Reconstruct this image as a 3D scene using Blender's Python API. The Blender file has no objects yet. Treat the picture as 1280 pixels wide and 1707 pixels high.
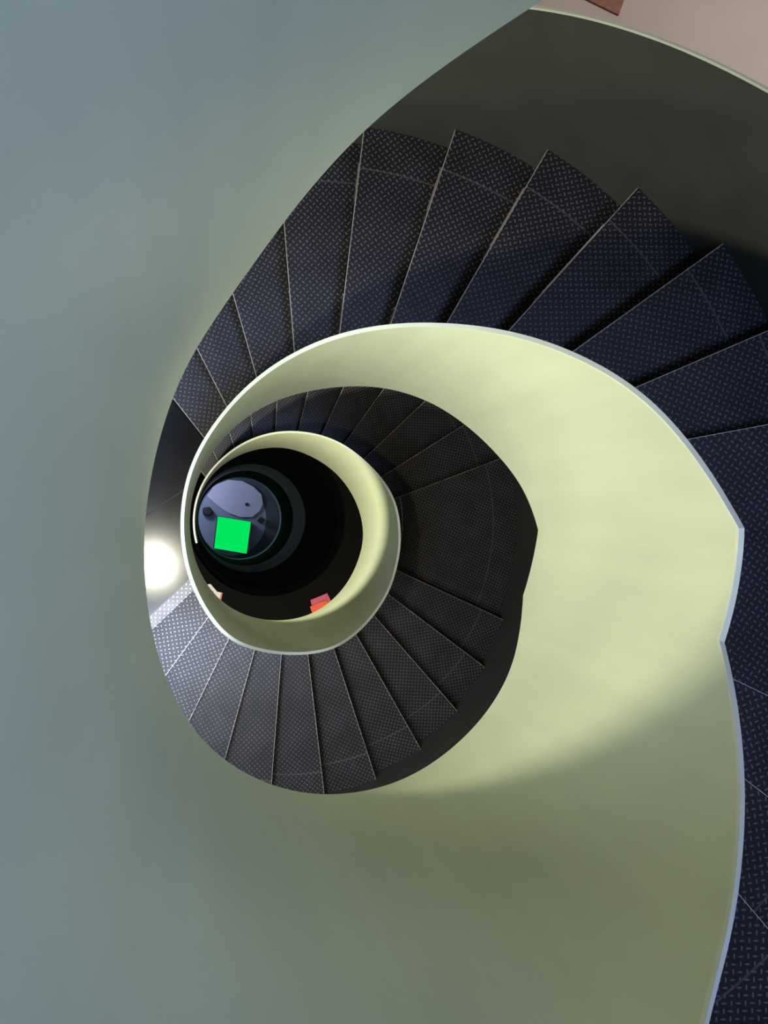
import bpy, bmesh, math
from math import sin, cos, radians as R_, pi, atan2
from mathutils import Vector, Matrix

S = bpy.context.scene
COL = S.collection

# ---------------------------------------------------------------- camera
TX, TY = 0.185, 0.0072
cam = bpy.data.cameras.new('camera')
cam.sensor_fit = 'VERTICAL'; cam.sensor_height = 24.0
cam.lens = 24.0 * 1583.36 / 1707.0
cam.clip_start = 0.01; cam.clip_end = 100
cam_ob = bpy.data.objects.new('camera', cam); COL.objects.link(cam_ob)
right = Vector((cos(TX), 0, sin(TX))); fwd = Vector((sin(TX), 0, -cos(TX))); up = Vector((0, 1, 0))
f2 = cos(TY) * fwd + sin(TY) * up; u2 = cos(TY) * up - sin(TY) * fwd
cam_ob.matrix_world = Matrix(((right.x, u2.x, -f2.x, -0.5364), (right.y, u2.y, -f2.y, 0.0207),
                              (right.z, u2.z, -f2.z, 0.0), (0, 0, 0, 1)))
S.camera = cam_ob

# ---------------------------------------------------------------- light and exposure
S.view_settings.view_transform = 'Standard'; S.view_settings.look = 'None'
S.view_settings.gamma = 1.0; S.view_settings.exposure = 0.0
W = bpy.data.worlds.new('world'); S.world = W; W.use_nodes = True
bg = W.node_tree.nodes['Background']; bg.inputs[0].default_value = (0.45, 0.58, 0.75, 1); bg.inputs[1].default_value = 0.06

def area(name, loc, rot, size, color, energy, shape='DISK', size_y=None):
    l = bpy.data.lights.new(name, 'AREA'); l.shape = shape; l.size = size
    if size_y: l.size_y = size_y
    l.color = color; l.energy = energy
    o = bpy.data.objects.new(name, l); COL.objects.link(o); o.location = loc; o.rotation_euler = rot
    return o
def point(name, loc, color, energy, radius=0.1):
    l = bpy.data.lights.new(name, 'POINT'); l.color = color; l.energy = energy; l.shadow_soft_size = radius
    o = bpy.data.objects.new(name, l); COL.objects.link(o); o.location = loc
    return o
sk = area('skylight_light', (0.8, -0.5, 4.4), (R_(8), R_(16), 0), 1.5, (0.40, 0.52, 1.0), 62)
sk.data.spread = R_(70)
LAMPC = (1.0, 0.95, 0.74)
area('landing_lamp_light', (-0.97, -0.37, -1.42), (R_(20), R_(-20), 0), 0.13, LAMPC, 32)
area('landing_lamp_light', (-0.97, -0.37, -5.10), (0, R_(-25), R_(0)), 0.13, LAMPC, 78)
area('parapet_back_fill', (-0.56, -1.10, -2.02), (R_(40), R_(-22), 0), 0.5, LAMPC, 15)  # added fill without a fixture, brightens the back of the parapet
area('parapet_right_fill', (-1.4, 0.9, 1.25), (0, R_(-35), 0), 0.4, (1.0, 0.98, 0.72), 20)  # added fill from upper left, lifts the lower right parapet
area('hall_light', (3.4, 2.9, -1.45), (0, 0, 0), 1.0, (1.0, 0.90, 0.82), 68)
area('doorway_light', (-2.1, -0.5, -2.4), (0, R_(-50), 0), 1.2, (0.80, 0.86, 1.0), 34, 'RECTANGLE', 1.0)
sheen = area('tread_sheen_fill', (-0.85, -0.95, -2.75), (0, 0, 0), 0.5, (0.60, 0.72, 1.0), 13)  # invented bluish source, put here for the sheen on the treads
sheen.data.spread = R_(100)
area('ground_floor_light', (0.3, -2.6, -5.9), (R_(-40), 0, 0), 0.3, (1.0, 0.85, 0.75), 160)
point('shaft_band_fill', (-0.3, 0.35, -13.6), (0.75, 0.68, 1.0), 1.7, 0.1)  # weak fill added inside the shaft to bring up its bands
point('basement_light', (-0.95, 0.75, -16.25), (0.53, 0.63, 0.88), 37.0, 0.15)

# ---------------------------------------------------------------- materials
def mat(name, color, rough=0.6, metal=0.0, spec=0.5, noise=0.0, nscale=6.0, bump=0.0, bscale=40.0, emit=None, estr=1.0):
    m = bpy.data.materials.new(name); m.use_nodes = True
    nt = m.node_tree; n = nt.nodes; L = nt.links; b = n['Principled BSDF']
    b.inputs['Base Color'].default_value = (*color, 1); b.inputs['Roughness'].default_value = rough
    b.inputs['Metallic'].default_value = metal; b.inputs['Specular IOR Level'].default_value = spec
    tc = n.new('ShaderNodeTexCoord')
    if noise:
        t = n.new('ShaderNodeTexNoise'); t.inputs['Scale'].default_value = nscale; t.inputs['Detail'].default_value = 6
        L.new(tc.outputs['Object'], t.inputs['Vector'])
        r = n.new('ShaderNodeValToRGB')
        r.color_ramp.elements[0].position = 0.3; r.color_ramp.elements[1].position = 0.7
        r.color_ramp.elements[0].color = (*[c * (1 - noise) for c in color], 1)
        r.color_ramp.elements[1].color = (*[min(1, c * (1 + noise)) for c in color], 1)
        L.new(t.outputs['Fac'], r.inputs['Fac']); L.new(r.outputs['Color'], b.inputs['Base Color'])
    if bump:
        t2 = n.new('ShaderNodeTexNoise'); t2.inputs['Scale'].default_value = bscale; t2.inputs['Detail'].default_value = 4
        L.new(tc.outputs['Object'], t2.inputs['Vector'])
        bp = n.new('ShaderNodeBump'); bp.inputs['Strength'].default_value = bump; bp.inputs['Distance'].default_value = 0.003
        L.new(t2.outputs['Fac'], bp.inputs['Height']); L.new(bp.outputs['Normal'], b.inputs['Normal'])
    if emit:
        b.inputs['Emission Color'].default_value = (*emit, 1); b.inputs['Emission Strength'].default_value = estr
    return m

def checker_mat(name, base, tip, rough=0.42, metal=0.35, pitch=0.0205, seam=True):
    """five-bar style chequer plate: raised lozenges alternating in direction"""
    m = bpy.data.materials.new(name); m.use_nodes = True
    nt = m.node_tree; n = nt.nodes; L = nt.links; b = n['Principled BSDF']
    def M(op, a, bb=None, c=None):
        k = n.new('ShaderNodeMath'); k.operation = op
        for i, v in enumerate((a, bb, c)):
            if v is None: continue
            if isinstance(v, (int, float)): k.inputs[i].default_value = v
            else: L.new(v, k.inputs[i])
        return k.outputs[0]
    tc = n.new('ShaderNodeTexCoord'); mp = n.new('ShaderNodeMapping')
    mp.inputs['Rotation'].default_value = (0, 0, pi / 4); mp.inputs['Scale'].default_value = (1 / pitch,) * 3
    L.new(tc.outputs['Object'], mp.inputs['Vector'])
    sx = n.new('ShaderNodeSeparateXYZ'); L.new(mp.outputs[0], sx.inputs[0])
    u, v = sx.outputs[0], sx.outputs[1]
    fu = M('SUBTRACT', M('FRACT', u), 0.5); fv = M('SUBTRACT', M('FRACT', v), 0.5)
    par = M('FLOORED_MODULO', M('ADD', M('FLOOR', u), M('FLOOR', v)), 2.0)
    def mix(a, c): return M('ADD', M('MULTIPLY', a, M('SUBTRACT', 1.0, par)), M('MULTIPLY', c, par))
    a, c = mix(fu, fv), mix(fv, fu)
    d = M('ADD', M('POWER', M('ABSOLUTE', M('DIVIDE', a, 0.42)), 2.0), M('POWER', M('ABSOLUTE', M('DIVIDE', c, 0.19)), 2.0))
    mr = n.new('ShaderNodeMapRange'); mr.interpolation_type = 'SMOOTHSTEP'
    mr.inputs['From Min'].default_value = 1.1; mr.inputs['From Max'].default_value = 0.4
    L.new(d, mr.inputs['Value']); mask = mr.outputs[0]
    t = n.new('ShaderNodeTexNoise'); t.inputs['Scale'].default_value = 7; t.inputs['Detail'].default_value = 5
    L.new(tc.outputs['Object'], t.inputs['Vector'])
    mx = n.new('ShaderNodeMix'); mx.data_type = 'RGBA'
    mx.inputs['A'].default_value = (*base, 1); mx.inputs['B'].default_value = (*tip, 1)
    L.new(mask, mx.inputs['Factor'])
    mul = n.new('ShaderNodeMix'); mul.data_type = 'RGBA'; mul.blend_type = 'MULTIPLY'; mul.inputs['Factor'].default_value = 1
    rr = n.new('ShaderNodeMapRange'); rr.inputs['From Min'].default_value = 0.3; rr.inputs['From Max'].default_value = 0.7
    rr.inputs['To Min'].default_value = 0.75; rr.inputs['To Max'].default_value = 1.2
    L.new(t.outputs['Fac'], rr.inputs['Value'])
    L.new(mx.outputs['Result'], mul.inputs['A']); L.new(rr.outputs[0], mul.inputs['B'])
    L.new(mul.outputs['Result'], b.inputs['Base Color'])
    b.inputs['Metallic'].default_value = metal
    L.new(M('SUBTRACT', rough, M('MULTIPLY', mask, 0.10)), b.inputs['Roughness'])
    h = mask
    if seam:   # butt weld between the tread plate and its outer end piece
        so = n.new('ShaderNodeSeparateXYZ'); L.new(tc.outputs['Object'], so.inputs[0])
        rad = M('SQRT', M('ADD', M('POWER', so.outputs[0], 2.0), M('POWER', so.outputs[1], 2.0)))
        ln = M('LESS_THAN', M('ABSOLUTE', M('SUBTRACT', rad, 1.475)), 0.004)
        h = M('SUBTRACT', mask, M('MULTIPLY', ln, 1.2))
        sm = n.new('ShaderNodeMix'); sm.data_type = 'RGBA'; L.new(M('MULTIPLY', ln, 0.6), sm.inputs['Factor'])
        L.new(mul.outputs['Result'], sm.inputs['A']); sm.inputs['B'].default_value = (0.16, 0.15, 0.14, 1); L.new(sm.outputs['Result'], b.inputs['Base Color'])
    bp = n.new('ShaderNodeBump'); bp.inputs['Strength'].default_value = 0.8; bp.inputs['Distance'].default_value = 0.002
    L.new(h, bp.inputs['Height']); L.new(bp.outputs['Normal'], b.inputs['Normal'])
    return m

PAINT = mat('cream_paint', (0.685, 0.745, 0.51), 0.42, noise=0.035, nscale=2.5, bump=0.10, bscale=14)
def add_streaks(m, amount):
    nt = m.node_tree; n = nt.nodes; L = nt.links; b = n['Principled BSDF']
    src = b.inputs['Base Color'].links[0].from_socket
    tc = n.new('ShaderNodeTexCoord'); mp = n.new('ShaderNodeMapping'); mp.inputs['Scale'].default_value = (14, 14, 0.9)
    t = n.new('ShaderNodeTexNoise'); t.inputs['Scale'].default_value = 1.0; t.inputs['Detail'].default_value = 3
    L.new(tc.outputs['Object'], mp.inputs['Vector']); L.new(mp.outputs[0], t.inputs['Vector'])
    r = n.new('ShaderNodeMapRange'); r.inputs['From Min'].default_value = 0.3; r.inputs['From Max'].default_value = 0.7
    r.inputs['To Min'].default_value = 1 - amount; r.inputs['To Max'].default_value = 1 + amount * 0.4
    L.new(t.outputs['Fac'], r.inputs['Value'])
    x = n.new('ShaderNodeMix'); x.data_type = 'RGBA'; x.blend_type = 'MULTIPLY'; x.inputs['Factor'].default_value = 1
    L.new(src, x.inputs['A']); L.new(r.outputs[0], x.inputs['B']); L.new(x.outputs['Result'], b.inputs['Base Color'])
add_streaks(PAINT, 0.05)
RIM = mat('lit_rim_paint', (0.72, 0.78, 0.62), 0.35, noise=0.05, nscale=9)  # lighter than the panels: light along the edges put into the colour
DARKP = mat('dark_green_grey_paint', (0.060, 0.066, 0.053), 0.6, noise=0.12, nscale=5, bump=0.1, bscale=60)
CHECK = checker_mat('chequer_plate', (0.030, 0.028, 0.030), (0.17, 0.165, 0.17))
CHECK2 = checker_mat('chequer_plate_strip', (0.16, 0.15, 0.15), (0.45, 0.43, 0.42), seam=False)
STEEL = mat('worn_nosing_steel', (0.72, 0.67, 0.58), 0.4, 0.2, noise=0.25, nscale=18)
RISER = mat('dark_riser_steel', (0.075, 0.066, 0.056), 0.5, 0.3, noise=0.2, nscale=10)
SMOOTH = mat('smooth_landing_plate', (0.050, 0.052, 0.054), 0.15, 0.75, noise=0.15, nscale=4)
SEAM = mat('weld_line', (0.02, 0.02, 0.02), 0.6)
FLOORM = mat('warm_screed', (0.62, 0.55, 0.51), 0.55, noise=0.08, nscale=1.5)
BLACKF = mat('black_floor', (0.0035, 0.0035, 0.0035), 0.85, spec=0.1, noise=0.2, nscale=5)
WALLM = mat('grey_wall', (0.45, 0.44, 0.42), 0.7, noise=0.05, nscale=2)
REDMAT = mat('red_brown_mat', (0.34, 0.17, 0.135), 0.9, noise=0.2, nscale=30)
LAMP = mat('lamp_glass', (0.9, 0.9, 0.85), 0.4, emit=(1.0, 0.97, 0.86), estr=40)
LAMPB = mat('lamp_housing', (0.5, 0.5, 0.5), 0.4)
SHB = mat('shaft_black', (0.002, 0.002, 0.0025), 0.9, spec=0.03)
SHL = mat('shaft_lit_band', (0.14, 0.14, 0.18), 0.8, noise=0.1, nscale=4)
SHM = mat('shaft_lit_teal_band', (0.12, 0.15, 0.19), 0.8, noise=0.1, nscale=4)
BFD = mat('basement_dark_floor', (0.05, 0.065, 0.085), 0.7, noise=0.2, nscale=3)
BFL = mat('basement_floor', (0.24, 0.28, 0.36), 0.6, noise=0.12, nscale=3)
LILAC = mat('lilac_platform', (0.50, 0.50, 0.62), 0.6, noise=0.06, nscale=3)
GREEN = mat('green_glow', (0.0, 0.03, 0.006), 0.8, spec=0.0, emit=(0.0, 0.80, 0.115), estr=1.0)
BLK = mat('black_casing', (0.012, 0.014, 0.014), 0.6)
PINK = mat('pink_card', (0.55, 0.10, 0.16), 0.5, noise=0.1, nscale=40)
ORANGE = mat('orange_red_card', (0.85, 0.11, 0.06), 0.5, noise=0.12, nscale=30)
ORANGE2 = mat('deep_orange_patch', (0.85, 0.13, 0.0), 0.5)
WHITE = mat('white_paper', (0.75, 0.68, 0.64), 0.5, noise=0.06, nscale=30)
YELLOW = mat('yellow_patch', (0.62, 0.62, 0.10), 0.5)
REDP = mat('red_patch', (0.65, 0.13, 0.07), 0.5)

# ---------------------------------------------------------------- helpers
def obj(name, bm, m, parent=None, smooth=False, bevel=0.0):
    bmesh.ops.recalc_face_normals(bm, faces=bm.faces)
    me = bpy.data.meshes.new(name); bm.to_mesh(me); bm.free(); me.materials.append(m)
    if smooth:
        for p in me.polygons: p.use_smooth = True
    o = bpy.data.objects.new(name, me); COL.objects.link(o)
    if parent: o.parent = parent
    if bevel:
        b = o.modifiers.new('bevel', 'BEVEL'); b.width = bevel; b.segments = 2; b.limit_method = 'ANGLE'
    return o
def empty(name, loc=(0, 0, 0), rz=0.0):
    o = bpy.data.objects.new(name, None); o.empty_display_size = 0.1; COL.objects.link(o)
    o.location = loc; o.rotation_euler = (0, 0, rz); return o
def tag(o, label=None, cat=None, group=None, kind=None):
    for k, v in (('label', label), ('category', cat), ('group', group), ('kind', kind)):
        if v: o[k] = v
    return o
def slab(bm, grid_top, dz):
    """solid from a 2-D grid of top points, extruded down by dz"""
    a, b = len(grid_top), len(grid_top[0])
    T = [[bm.verts.new(p) for p in row] for row in grid_top]
    B = [[bm.verts.new((p[0], p[1], p[2] - dz)) for p in row] for row in grid_top]
    for i in range(a - 1):
        for j in range(b - 1):
            bm.faces.new((T[i][j], T[i + 1][j], T[i + 1][j + 1], T[i][j + 1]))
            bm.faces.new((B[i][j], B[i][j + 1], B[i + 1][j + 1], B[i + 1][j]))
    for i in range(a - 1):
        for j in (0, b - 1): bm.faces.new((T[i][j], T[i + 1][j], B[i + 1][j], B[i][j]))
    for j in range(b - 1):
        for i in (0, a - 1): bm.faces.new((T[i][j], T[i][j + 1], B[i][j + 1], B[i][j]))
def prism(bm, pts, z0, z1):
    b = [bm.verts.new((x, y, z0)) for x, y in pts]; t = [bm.verts.new((x, y, z1)) for x, y in pts]
    n = len(pts)
    bm.faces.new(b); bm.faces.new(t)
    for i in range(n): bm.faces.new((b[i], b[(i + 1) % n], t[(i + 1) % n], t[i]))
def box(bm, x0, x1, y0, y1, z0, z1): prism(bm, [(x0, y0), (x1, y0), (x1, y1), (x0, y1)], z0, z1)
def ring(bm, cx, cy, r0, r1, z0, z1, n=96):
    q = []
    for k in range(n):
        a = 2 * pi * k / n; c, s = cos(a), sin(a)
        q.append([bm.verts.new((cx + r * c, cy + r * s, z)) for r, z in ((r0, z0), (r1, z0), (r1, z1), (r0, z1))])
    for k in range(n):
        A, B = q[k], q[(k + 1) % n]
        for j in range(4): bm.faces.new((A[j], A[(j + 1) % 4], B[(j + 1) % 4], B[j]))
def interp(x, tab):
    if x <= tab[0][0]: return tab[0][1]
    for (a, b), (c, d) in zip(tab, tab[1:]):
        if x <= c: return b + (d - b) * (x - a) / (c - a)
    return tab[-1][1]
def smoothed(tab, keep, w=7.0):
    """moving average along the helix, leaving the kinks in «keep» sharp"""
    def f(x):
        d = min(abs(x - k) for k in keep) if keep else 99
        ww = min(w, d)
        if ww < 0.3: return interp(x, tab)
        N = 9
        return sum(interp(x + ww * (2 * i / (N - 1) - 1), tab) for i in range(N)) / N
    return f

# ---------------------------------------------------------------- dimensions of the stair
RI, RT, RO = 0.6355, 0.012, 1.65
RTO = 0.006                                 # outer plate is thinner
TURN = 3.74; HA = 2.0139; HB = TURN - HA
Z0 = -1.9767 - 0.7986                       # level of the landing at the right of the photo
def level(i):
    fl, k = divmod(i, 11); t, odd = divmod(fl, 2)
    return Z0 - TURN * t - HA * odd - (HB if odd else HA) * k / 11
def nosing(i):
    """direction angle (rad) and sideways offset of the nosing line of step i"""
    fl, k = divmod(i, 11)
    if fl == 2: a = -0.08640 * k * k + 11.5665 * k + 20.659; o = 0.001563 * k * k + 0.015588 * k - 0.11775
    elif fl % 2 == 0: a = -0.08797 * k * k + 12.6330 * k + 10.545; o = 0.002237 * k * k - 0.013703 * k + 0.091245
    else: a = 0.10742 * k * k + 10.0665 * k + 223.656; o = -0.001647 * k * k + 0.034982 * k - 0.172997
    a += 360 * (fl // 2) - (360 if fl == 2 else 0) * 0
    return R_(a), o
def on_line(i, r, shift=0.0):
    a, o = i if isinstance(i, tuple) else nosing(i)
    o += shift
    s = math.sqrt(r * r - o * o)
    x, y = o * -sin(a) + s * cos(a), o * cos(a) + s * sin(a)
    th = atan2(y, x)
    while th < a - pi: th += 2 * pi
    while th > a + pi: th -= 2 * pi
    return th

# ---------------------------------------------------------------- setting
def hole_slab(name, z, th, r, m, half=6.0, c=(0, 0)):
    bm = bmesh.new(); n = 96; q = []
    for k in range(n):
        a = 2 * pi * k / n + pi / 4; cx, sy = cos(a), sin(a)
        t = half / max(abs(cx), abs(sy))
        P = [(c[0] + r * cx, c[1] + r * sy), (t * cx, t * sy)]
        q.append([bm.verts.new((*P[0], z)), bm.verts.new((*P[1], z)), bm.verts.new((*P[1], z - th)), bm.verts.new((*P[0], z - th))])
    for k in range(n):
        A, B = q[k], q[(k + 1) % n]
        for j in range(4): bm.faces.new((A[j], A[(j + 1) % 4], B[(j + 1) % 4], B[j]))
    return tag(obj(name, bm, m), kind='structure')
ZG = -8.50                                  # ground floor
hole_slab('floor_upper', level(-11), 0.18, 1.72, FLOORM)
hole_slab('floor_middle', level(11), 0.18, 1.72, FLOORM)
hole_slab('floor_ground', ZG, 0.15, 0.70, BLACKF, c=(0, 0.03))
for nm, b in (('wall_left', (-6.2, -6, -6.2, 6.2)), ('wall_right', (6, 6.2, -6.2, 6.2)),
              ('wall_front', (-6, 6, -6.2, -6)), ('wall_back', (-6, 6, 6, 6.2))):
    bm = bmesh.new(); box(bm, *b, ZG - 0.15, 4.6); tag(obj(nm, bm, WALLM), kind='structure')
bm = bmesh.new(); ring(bm, 0.3, 0.2, 1.6, 8.6, 4.6, 4.7, 48); tag(obj('ceiling', bm, WALLM), kind='structure')

# shaft going on below the ground floor
SC = (0.0, 0.03)
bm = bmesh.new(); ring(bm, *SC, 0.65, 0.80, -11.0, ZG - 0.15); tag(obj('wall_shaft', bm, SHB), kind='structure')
for k, (za, zb, m, r) in enumerate(((-11.0, -11.6, SHB, 0.655), (-11.6, -13.3, SHL, 0.66), (-13.3, -15.5, SHB, 0.665), (-15.5, -15.9, SHM, 0.67))):  # pale and black bands stand in for lit and unlit lower parapet turns
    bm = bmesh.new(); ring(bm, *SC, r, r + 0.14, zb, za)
    tag(obj('turn_band_%d' % (k + 1), bm, m), kind='structure')
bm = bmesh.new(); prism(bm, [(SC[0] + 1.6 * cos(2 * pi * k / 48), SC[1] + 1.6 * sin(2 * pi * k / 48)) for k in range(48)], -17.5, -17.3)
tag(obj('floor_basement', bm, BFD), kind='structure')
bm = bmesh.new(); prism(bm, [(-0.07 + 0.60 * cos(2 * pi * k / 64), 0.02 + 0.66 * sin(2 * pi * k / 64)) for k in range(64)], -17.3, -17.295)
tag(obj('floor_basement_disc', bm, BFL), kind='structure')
bm = bmesh.new(); ring(bm, *SC, 1.6, 1.7, -17.5, -15.75); tag(obj('wall_basement', bm, WALLM), kind='structure')
bm = bmesh.new(); ring(bm, *SC, 0.81, 1.7, -15.75, -15.65); tag(obj('ceiling_basement', bm, WALLM), kind='structure')

# ---------------------------------------------------------------- inner parapet (the pale spiral)
TOP = [(-80.1, -1.162), (-66.5, -1.344), (-58.2, -1.461), (-49.3, -1.584), (-41.1, -1.701), (-30.3, -1.853), (-23.1, -1.952),
       (-12.6, -1.961), (0, -1.956), (9.2, -2.056), (18.1, -2.135), (33.3, -2.277), (47.6, -2.46), (59.9, -2.637), (70.9, -2.814),
       (80.2, -2.945), (90.1, -3.071), (98.6, -3.174), (107.3, -3.299), (114.8, -3.42), (123.2, -3.56), (128.6, -3.68), (135, -3.80),
       (143, -3.96), (150, -3.99), (208, -3.97), (218, -3.92), (226.9, -3.96), (233, -4.13), (240.6, -4.315), (253.4, -4.564), (267.2, -4.725),
       (278.2, -4.821), (292.4, -5.057), (307.1, -5.293), (321.6, -5.467), (335.7, -5.643), (356.6, -5.812), (373.3, -5.922),
       (386, -6.1), (399.6, -6.305), (413.4, -6.424), (428.5, -6.592), (440.4, -6.76), (453.6, -6.914), (466.8, -7.122),
       (477.8, -7.338), (490.7, -7.648), (503.9, -7.80), (520, -7.83), (560, -7.83)]
def thin(a, z):
    d = lambda r: math.hypot(r * cos(R_(a)) + 0.5364, r * sin(R_(a)) - 0.0207)
    q = d(RI + RT) / d(0.6555)
    return z * q if q > 0.985 else z
TOP = [(a, thin(a, z)) for a, z in TOP]
TOP = [(a - 360, z + TURN) for a, z in TOP if 20 < a < 272] + TOP
BOT = [(-255, -1.045), (-253.5, -1.069), (-249.7, -1.125), (-246.3, -1.168), (-242.4, -1.208), (-238.7, -1.256), (-234.1, -1.338),
       (-228.9, -1.467), (-225.5, -1.539), (-219.3, -1.651), (-209.6, -1.66), (-201.4, -1.665), (-192, -1.70), (-182.3, -1.624),
       (-176.3, -1.56), (-172, -1.536), (-167, -1.496), (-164, -1.47), (-160, -1.46), (-152.2, -1.498), (-142.9, -1.621),
       (-130.6, -1.811), (-123.3, -1.922), (-116.7, -2.022), (-108, -2.155), (-101.8, -2.24), (-89.9, -2.409), (-75.5, -2.607),
       (-65.3, -2.731), (-46, -2.964), (-32.5, -3.158), (-23.5, -3.264), (-11.9, -3.283), (-1.8, -3.251), (14.8, -3.405), (24, -3.539),
       (38.6, -3.712), (54.3, -3.877), (71.3, -4.116), (83.7, -4.367), (95.1, -4.559), (107.5, -4.718), (119.3, -4.88), (140, -5.28),
       (150, -5.36), (205, -5.36), (213.3, -5.409), (225.3, -5.52), (238, -5.744), (253.5, -5.999), (269.2, -6.205), (283.2, -6.354),
       (304.6, -6.637), (328.5, -6.911), (349.2, -7.06), (357.7, -7.154), (376.6, -7.406), (398.9, -7.688), (417.2, -7.942), (441.6, -8.13),
       (458.3, -8.39), (480, -8.62), (500, -8.64), (560, -8.64)]
BOT = [(-330, 0.43), (-300, -0.10), (-270, -0.80)] + BOT
ztop = smoothed(TOP, (-23.1, 0.0, -383, -360)); zbot = smoothed(BOT, (-23.5, -1.8))
def dr(a):   # the plate drifts a little inward on the landing side
    return -0.010 * math.exp(-((a - 180) / 28.0) ** 2) - 0.006 * math.exp(-((a - 540) / 28.0) ** 2)
par = tag(empty('spiral_parapet', (0, 0, ZG)), 'pale cream painted steel parapet spiralling down around the open stairwell', 'parapet')
def ribbon(name, a0, a1, r0, r1, ft, fb, m, parent, zoff, step=1.5, extra=(), rows=6):
    A = sorted(set([a0 + (a1 - a0) * k / round((a1 - a0) / step) for k in range(round((a1 - a0) / step) + 1)] + [e for e in extra if a0 < e < a1]))
    bm = bmesh.new(); Q = []
    for a in A:
        c, s = cos(R_(a)), sin(R_(a)); zt, zb = ft(a), fb(a); d = dr(a) if r0 < 1 else 0
        inn = [bm.verts.new(((r0 + d) * c, (r0 + d) * s, zb + (zt - zb) * k / rows - zoff)) for k in range(rows + 1)]
        out = [bm.verts.new(((r1 + d) * c, (r1 + d) * s, zb + (zt - zb) * k / rows - zoff)) for k in range(rows, -1, -1)]
        Q.append(inn + out)
    n = len(Q[0])
    for P, N in zip(Q, Q[1:]):
        for j in range(n): bm.faces.new((P[j], P[(j + 1) % n], N[(j + 1) % n], N[j]))
    bm.faces.new(Q[0]); bm.faces.new(Q[-1])
    o = obj(name, bm, m, parent, smooth=True)
    for e in o.data.edges:
        pass
    md = o.modifiers.new('split', 'EDGE_SPLIT'); md.split_angle = R_(40)
    return o
CAP = 0.012
ribbon('parapet_panel', -330, 556, RI, RI + RT, lambda a: ztop(a) - CAP, zbot, PAINT, par, ZG, extra=(-23.1, 0, -23.5, -1.8))
tag(ribbon('top_rim', -330, 556, RI - 0.001, RI + RT + 0.001, ztop, lambda a: ztop(a) - CAP, RIM, par, ZG, extra=(-23.1, 0), rows=1), 'bright top edge, the light on it painted in')

# ---------------------------------------------------------------- outer parapet
OT = [(-345, 1.70), (-218, -0.10), (-147, -0.12), (-22, -1.93), (14, -2.04), (50, -2.495), (74.4, -2.76), (100, -3.12), (141, -3.86), (213, -3.90),
      (337, -5.62), (376, -5.68), (500, -7.62), (520, -7.70)]
OB = [(-345, 0.45), (-218, -1.45), (-147, -1.45), (-22, -3.15), (14, -3.15), (141, -5.15), (213, -5.15), (337, -6.88), (376, -6.9), (480, -8.48), (520, -8.48)]
zot, zob = smoothed(OT, ()), smoothed(OB, ())
for lab, a0, a1 in (('dark green grey outer stair parapet behind the treads at top right', -147, 147),
                    ('dark outer parapet below the left landing, curving under the lower right treads', 211, 500)):
    op = tag(empty('outer_parapet', (0, 0, ZG)), lab, 'parapet')
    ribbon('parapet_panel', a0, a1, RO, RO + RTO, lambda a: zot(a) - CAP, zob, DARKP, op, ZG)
    tag(ribbon('top_rim', a0, a1, RO - 0.001, RO + RTO + 0.001, zot, lambda a: zot(a) - CAP, RIM, op, ZG, rows=1), 'top edge painted pale for the light from beyond')

# underside of the flight that climbs on above the camera
bm = bmesh.new(); g = []
for k in range(61):
    a = -345 + 114 * k / 60
    z = level(-22) + (level(-13) - level(-22)) * k / 60 - 0.06
    g.append([(r * cos(R_(a)), r * sin(R_(a)), z) for r in (RI + RT + 0.001, 1.15, RO - 0.001)])
slab(bm, g, 0.16); tag(obj('ceiling_stair_soffit', bm, DARKP), kind='structure')

# ---------------------------------------------------------------- steps and landings
ORD = ['first', 'second', 'third', 'fourth', 'fifth', 'sixth', 'seventh', 'eighth', 'ninth', 'tenth']
def plate_grid(i, ra, rb, s0=0.0, s1=1.0, na=10, nr=10, back=-0.013, front=-0.0005, l0=None, l1=None):
    g = []
    for k in range(nr + 1):
        r = ra + (rb - ra) * k / nr
        t0 = on_line(i - 1, r, back) if l0 is None else on_line(l0, r)
        t1 = on_line(i, r, front) if l1 is None else on_line(l1, r)
        while t1 < t0 - 0.2: t1 += 2 * pi
        g.append([(r * cos(t0 + (t1 - t0) * (s0 + (s1 - s0) * q / na)), r * sin(t0 + (t1 - t0) * (s0 + (s1 - s0) * q / na)), 0.0) for q in range(na + 1)])
    return g
def loc_grid(g, a):
    c, s = cos(-a), sin(-a)
    return [[(x * c - y * s, x * s + y * c, z) for x, y, z in row] for row in g]
RA, RB = RI + RT + 0.001, RO - 0.001
def nose_bar(i, w, h, a, drop=0.0):
    bm = bmesh.new(); g = []
    for k in range(9):
        r = RA + (RB - RA) * k / 8
        t0, t1 = on_line(i, r, -w), on_line(i, r, 0.0014)
        g.append([(r * cos(t), r * sin(t), -drop) for t in (t0, t1)])
    slab(bm, loc_grid(g, a), h); return bm
def riser(i, a, h):
    bm = bmesh.new(); P = []
    for r in (RA, (RA + RB) / 2, RB):
        t0, t1 = on_line(i, r, -0.022), on_line(i, r, -0.016)
        P.append([(r * cos(t), r * sin(t)) for t in (t0, t1)])
    g = [[(x, y, -0.03) for x, y in row] for row in P]
    slab(bm, loc_grid(g, a), h - 0.03); return bm
FL = {-1: ('treads of the flight at the right edge', 'flight hugging the right edge of the photo'),
      0: ('treads of the top flight', 'flight across the top'),
      1: ('treads of the bottom flight', 'flight across the bottom'),
      2: ('treads of the inner dark flight', 'dark inner flight seen within the second coil')}
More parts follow.
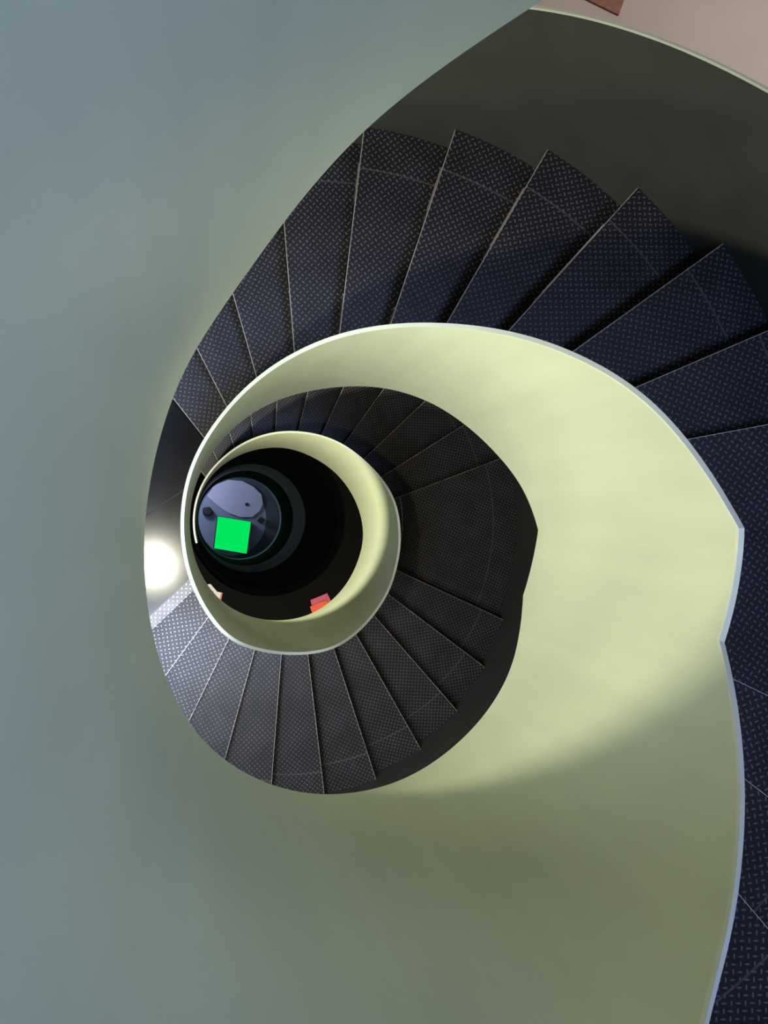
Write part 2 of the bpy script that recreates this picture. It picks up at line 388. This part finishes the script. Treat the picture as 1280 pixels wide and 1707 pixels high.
for i in range(-11, 33):
    fl, k = divmod(i, 11)
    a, o_ = nosing(i); z = level(i); h = level(i) - level(i + 1)
    if i == 33: continue
    if k == 0:
        left = fl % 2
        if i == -11: lab = 'dark landing directly behind the nearest blue grey parapet at left'
        elif i == 0: lab = 'dark chequer plate landing at the right edge beside the kinked parapet'
        elif i == 11: lab = 'glossy steel landing at left with the bright lamp reflection'
        else: lab = 'dark landing with a curved seam beside the second coil of the parapet'
        st = tag(empty('stair_landing', (0, 0, z), a), lab, 'landing')
        if left:
            sa = R_(214.8 + (0 if i > 0 else -360))          # the two plates meet on a skewed weld
            for kw in (dict(l1=(sa, -0.506)), dict(l0=(sa, -0.498))):
                bm = bmesh.new(); slab(bm, loc_grid(plate_grid(i, RA, RB, 0, 1, 10, 10, **kw), a), 0.03); obj('deck_plate', bm, SMOOTH, st)
            bm = bmesh.new(); g = loc_grid(plate_grid(i, RA, RB, 0, 1, 1, 8, l0=(sa, -0.507), l1=(sa, -0.497)), a)
            slab(bm, [[(x, y, -0.004) for x, y, _ in row] for row in g], 0.03); obj('weld_seam', bm, SEAM, st)
            obj('nosing_strip', nose_bar(i, 0.055, 0.035, a, -0.0015), CHECK2, st)
        else:
            for ra, rb in ((RA, 0.812), (0.818, RB)):
                bm = bmesh.new(); slab(bm, loc_grid(plate_grid(i, ra, rb, 0, 1, 14, 8), a), 0.03); obj('deck_plate', bm, CHECK, st)
            bm = bmesh.new(); g = loc_grid(plate_grid(i, 0.81, 0.82, 0, 1, 14, 1), a)
            slab(bm, [[(x, y, -0.004) for x, y, _ in row] for row in g], 0.02); obj('weld_seam', bm, STEEL, st)
            obj('nosing_strip', nose_bar(i, 0.0004, 0.02, a, 0.0004), STEEL, st)
        obj('riser_plate', riser(i, a, h), RISER, st)
    else:
        gname, where = FL[fl]
        if fl == -1: where = 'flight hugging the right edge of the photo'
        st = tag(empty('stair_step', (0, 0, z), a), '%s dark step down in the %s' % (ORD[k - 1], where), 'step', gname)
        bm = bmesh.new(); slab(bm, loc_grid(plate_grid(i, RA, RB), a), 0.03); obj('tread_plate', bm, CHECK, st)
        obj('nosing_strip', nose_bar(i, 0.0004, 0.02, a, 0.0004), STEEL, st)
        if i < 32: obj('riser_plate', riser(i, a, h), RISER, st)

# ---------------------------------------------------------------- lamp under the landing above the left landing
lp = tag(empty('ceiling_lamp', (-0.97, -0.37, level(-11) - 0.03)), 'round white lamp fixed under the landing above the left landing', 'lamp')
bm = bmesh.new(); ring(bm, 0, 0, 0.07, 0.10, -0.06, 0.0, 40); obj('lamp_housing', bm, LAMPB, lp)
bm = bmesh.new(); prism(bm, [(0.07 * cos(2 * pi * k / 40), 0.07 * sin(2 * pi * k / 40)) for k in range(40)], -0.05, -0.005); obj('lamp_glass', bm, LAMP, lp)

# ---------------------------------------------------------------- small things far below
bm = bmesh.new(); c, s = cos(R_(-38)), sin(R_(-38))
pts = [(0, 0), (0.0, 0.7), (-1.1, 0.7), (-1.1, 0)]
ang = R_(-20)
prism(bm, [(x * cos(ang) - y * sin(ang), x * sin(ang) + y * cos(ang)) for x, y in pts], 0.0, 0.012)
m_ = obj('floor_mat', bm, REDMAT); m_.location = (1.645, 2.735, level(11))
tag(m_, 'red brown mat corner on the pale floor beyond the outer parapet at top', 'mat')

bm = bmesh.new(); prism(bm, [(0.382, -0.706), (0.532, -0.647), (0.572, -0.73), (0.401, -0.80)], 0, 0.02)
o = obj('pink_flyer', bm, PINK); o.location.z = ZG; tag(o, 'dull pink card lying flat on the black floor behind the orange red one', 'card')
fo = tag(empty('orange_flyer', (0.45, -0.77, ZG + 0.0205)), 'bright orange red card lying over the pink card below the parapet', 'card')
bm = bmesh.new(); prism(bm, [(0.376 - .45, -0.764 + .77), (0.528 - .45, -0.708 + .77), (0.57 - .45, -0.83 + .77), (0.42 - .45, -0.89 + .77)], 0, 0.012)
obj('card_sheet', bm, ORANGE, fo)
bm = bmesh.new(); prism(bm, [(0.485 - .45, -0.728 + .77), (0.528 - .45, -0.712 + .77), (0.545 - .45, -0.77 + .77), (0.505 - .45, -0.785 + .77)], 0.0125, 0.0145)
tag(obj('printed_patch', bm, ORANGE2, fo), 'deep orange printed patch')
wf = tag(empty('white_booklet', (-0.48, -0.65, ZG)), 'white booklet with red and yellow print on the black floor by the left landing', 'booklet')
def wp(pts): return [(x + .48, y + .65) for x, y in pts]
bm = bmesh.new(); prism(bm, wp([(-0.57, -0.60), (-0.555, -0.559), (-0.499, -0.552), (-0.442, -0.619), (-0.395, -0.632), (-0.417, -0.74), (-0.50, -0.74)]), 0, 0.015); obj('cover_sheet', bm, WHITE, wf)
bm = bmesh.new(); prism(bm, wp([(-0.535, -0.60), (-0.50, -0.588), (-0.505, -0.615), (-0.53, -0.63)]), 0.0155, 0.017); tag(obj('printed_patch', bm, YELLOW, wf), 'yellow printed patch')
bm = bmesh.new(); prism(bm, wp([(-0.515, -0.625), (-0.475, -0.612), (-0.465, -0.65), (-0.50, -0.67)]), 0.0155, 0.017); tag(obj('printed_patch', bm, REDP, wf), 'red printed patch')
bm = bmesh.new(); prism(bm, wp([(-0.408, -0.635), (-0.394, -0.632), (-0.416, -0.74), (-0.43, -0.735)]), 0.0155, 0.017); tag(obj('printed_edge', bm, REDP, wf), 'red printed edge')

gb = tag(empty('green_light_box', (-0.09, -0.26, -17.294)), 'glowing green square light box at the bottom of the dark shaft', 'light box')
G = [(-0.341 + .09, 0.061 + .26), (0.219 + .09, -0.031 + .26), (0.148 + .09, -0.578 + .26), (-0.401 + .09, -0.482 + .26)]
bm = bmesh.new(); prism(bm, [(x * 1.03, y * 1.03) for x, y in G], 0, 0.78); obj('casing', bm, BLK, gb, bevel=0.006)
bm = bmesh.new(); prism(bm, G, 0.781, 0.80); tag(obj('light_panel', bm, GREEN, gb), 'glowing green panel')

pf = [(-0.522, 0.439), (-0.417, 0.332), (-0.289, 0.225), (-0.151, 0.128), (0.062, 0.053), (0.277, 0.053), (0.406, 0.161), (0.47, 0.292), (0.44, 0.46), (0.30, 0.60), (0.1, 0.70), (-0.15, 0.72), (-0.4, 0.62)]
bm = bmesh.new(); prism(bm, pf, -17.294, -17.24)
tag(obj('lilac_platform', bm, LILAC), 'pale lilac rounded platform at the shaft bottom above the green box', 'platform')
bm = bmesh.new(); prism(bm, [(0.18 + 0.03 * cos(k * pi / 10), 0.28 + 0.03 * sin(k * pi / 10)) for k in range(20)], -17.24, -17.21)
tag(obj('black_pot', bm, BLK), 'small round black spot standing on the lilac platform', 'pot')
bm = bmesh.new(); prism(bm, [(0.36, -0.01), (0.43, 0.06), (0.50, 0.0), (0.44, -0.07)], -17.294, -17.12)
tag(obj('black_box', bm, BLK, bevel=0.008), 'small black box on the floor right of the green light box', 'box')
bm = bmesh.new(); prism(bm, [(-0.60, 0.22), (-0.48, 0.24), (-0.40, 0.14), (-0.48, 0.06), (-0.60, 0.10)], -17.294, -17.15)
tag(obj('dark_bag', bm, BLK, bevel=0.03), 'dark lump on the floor left of the lilac platform', 'bag')
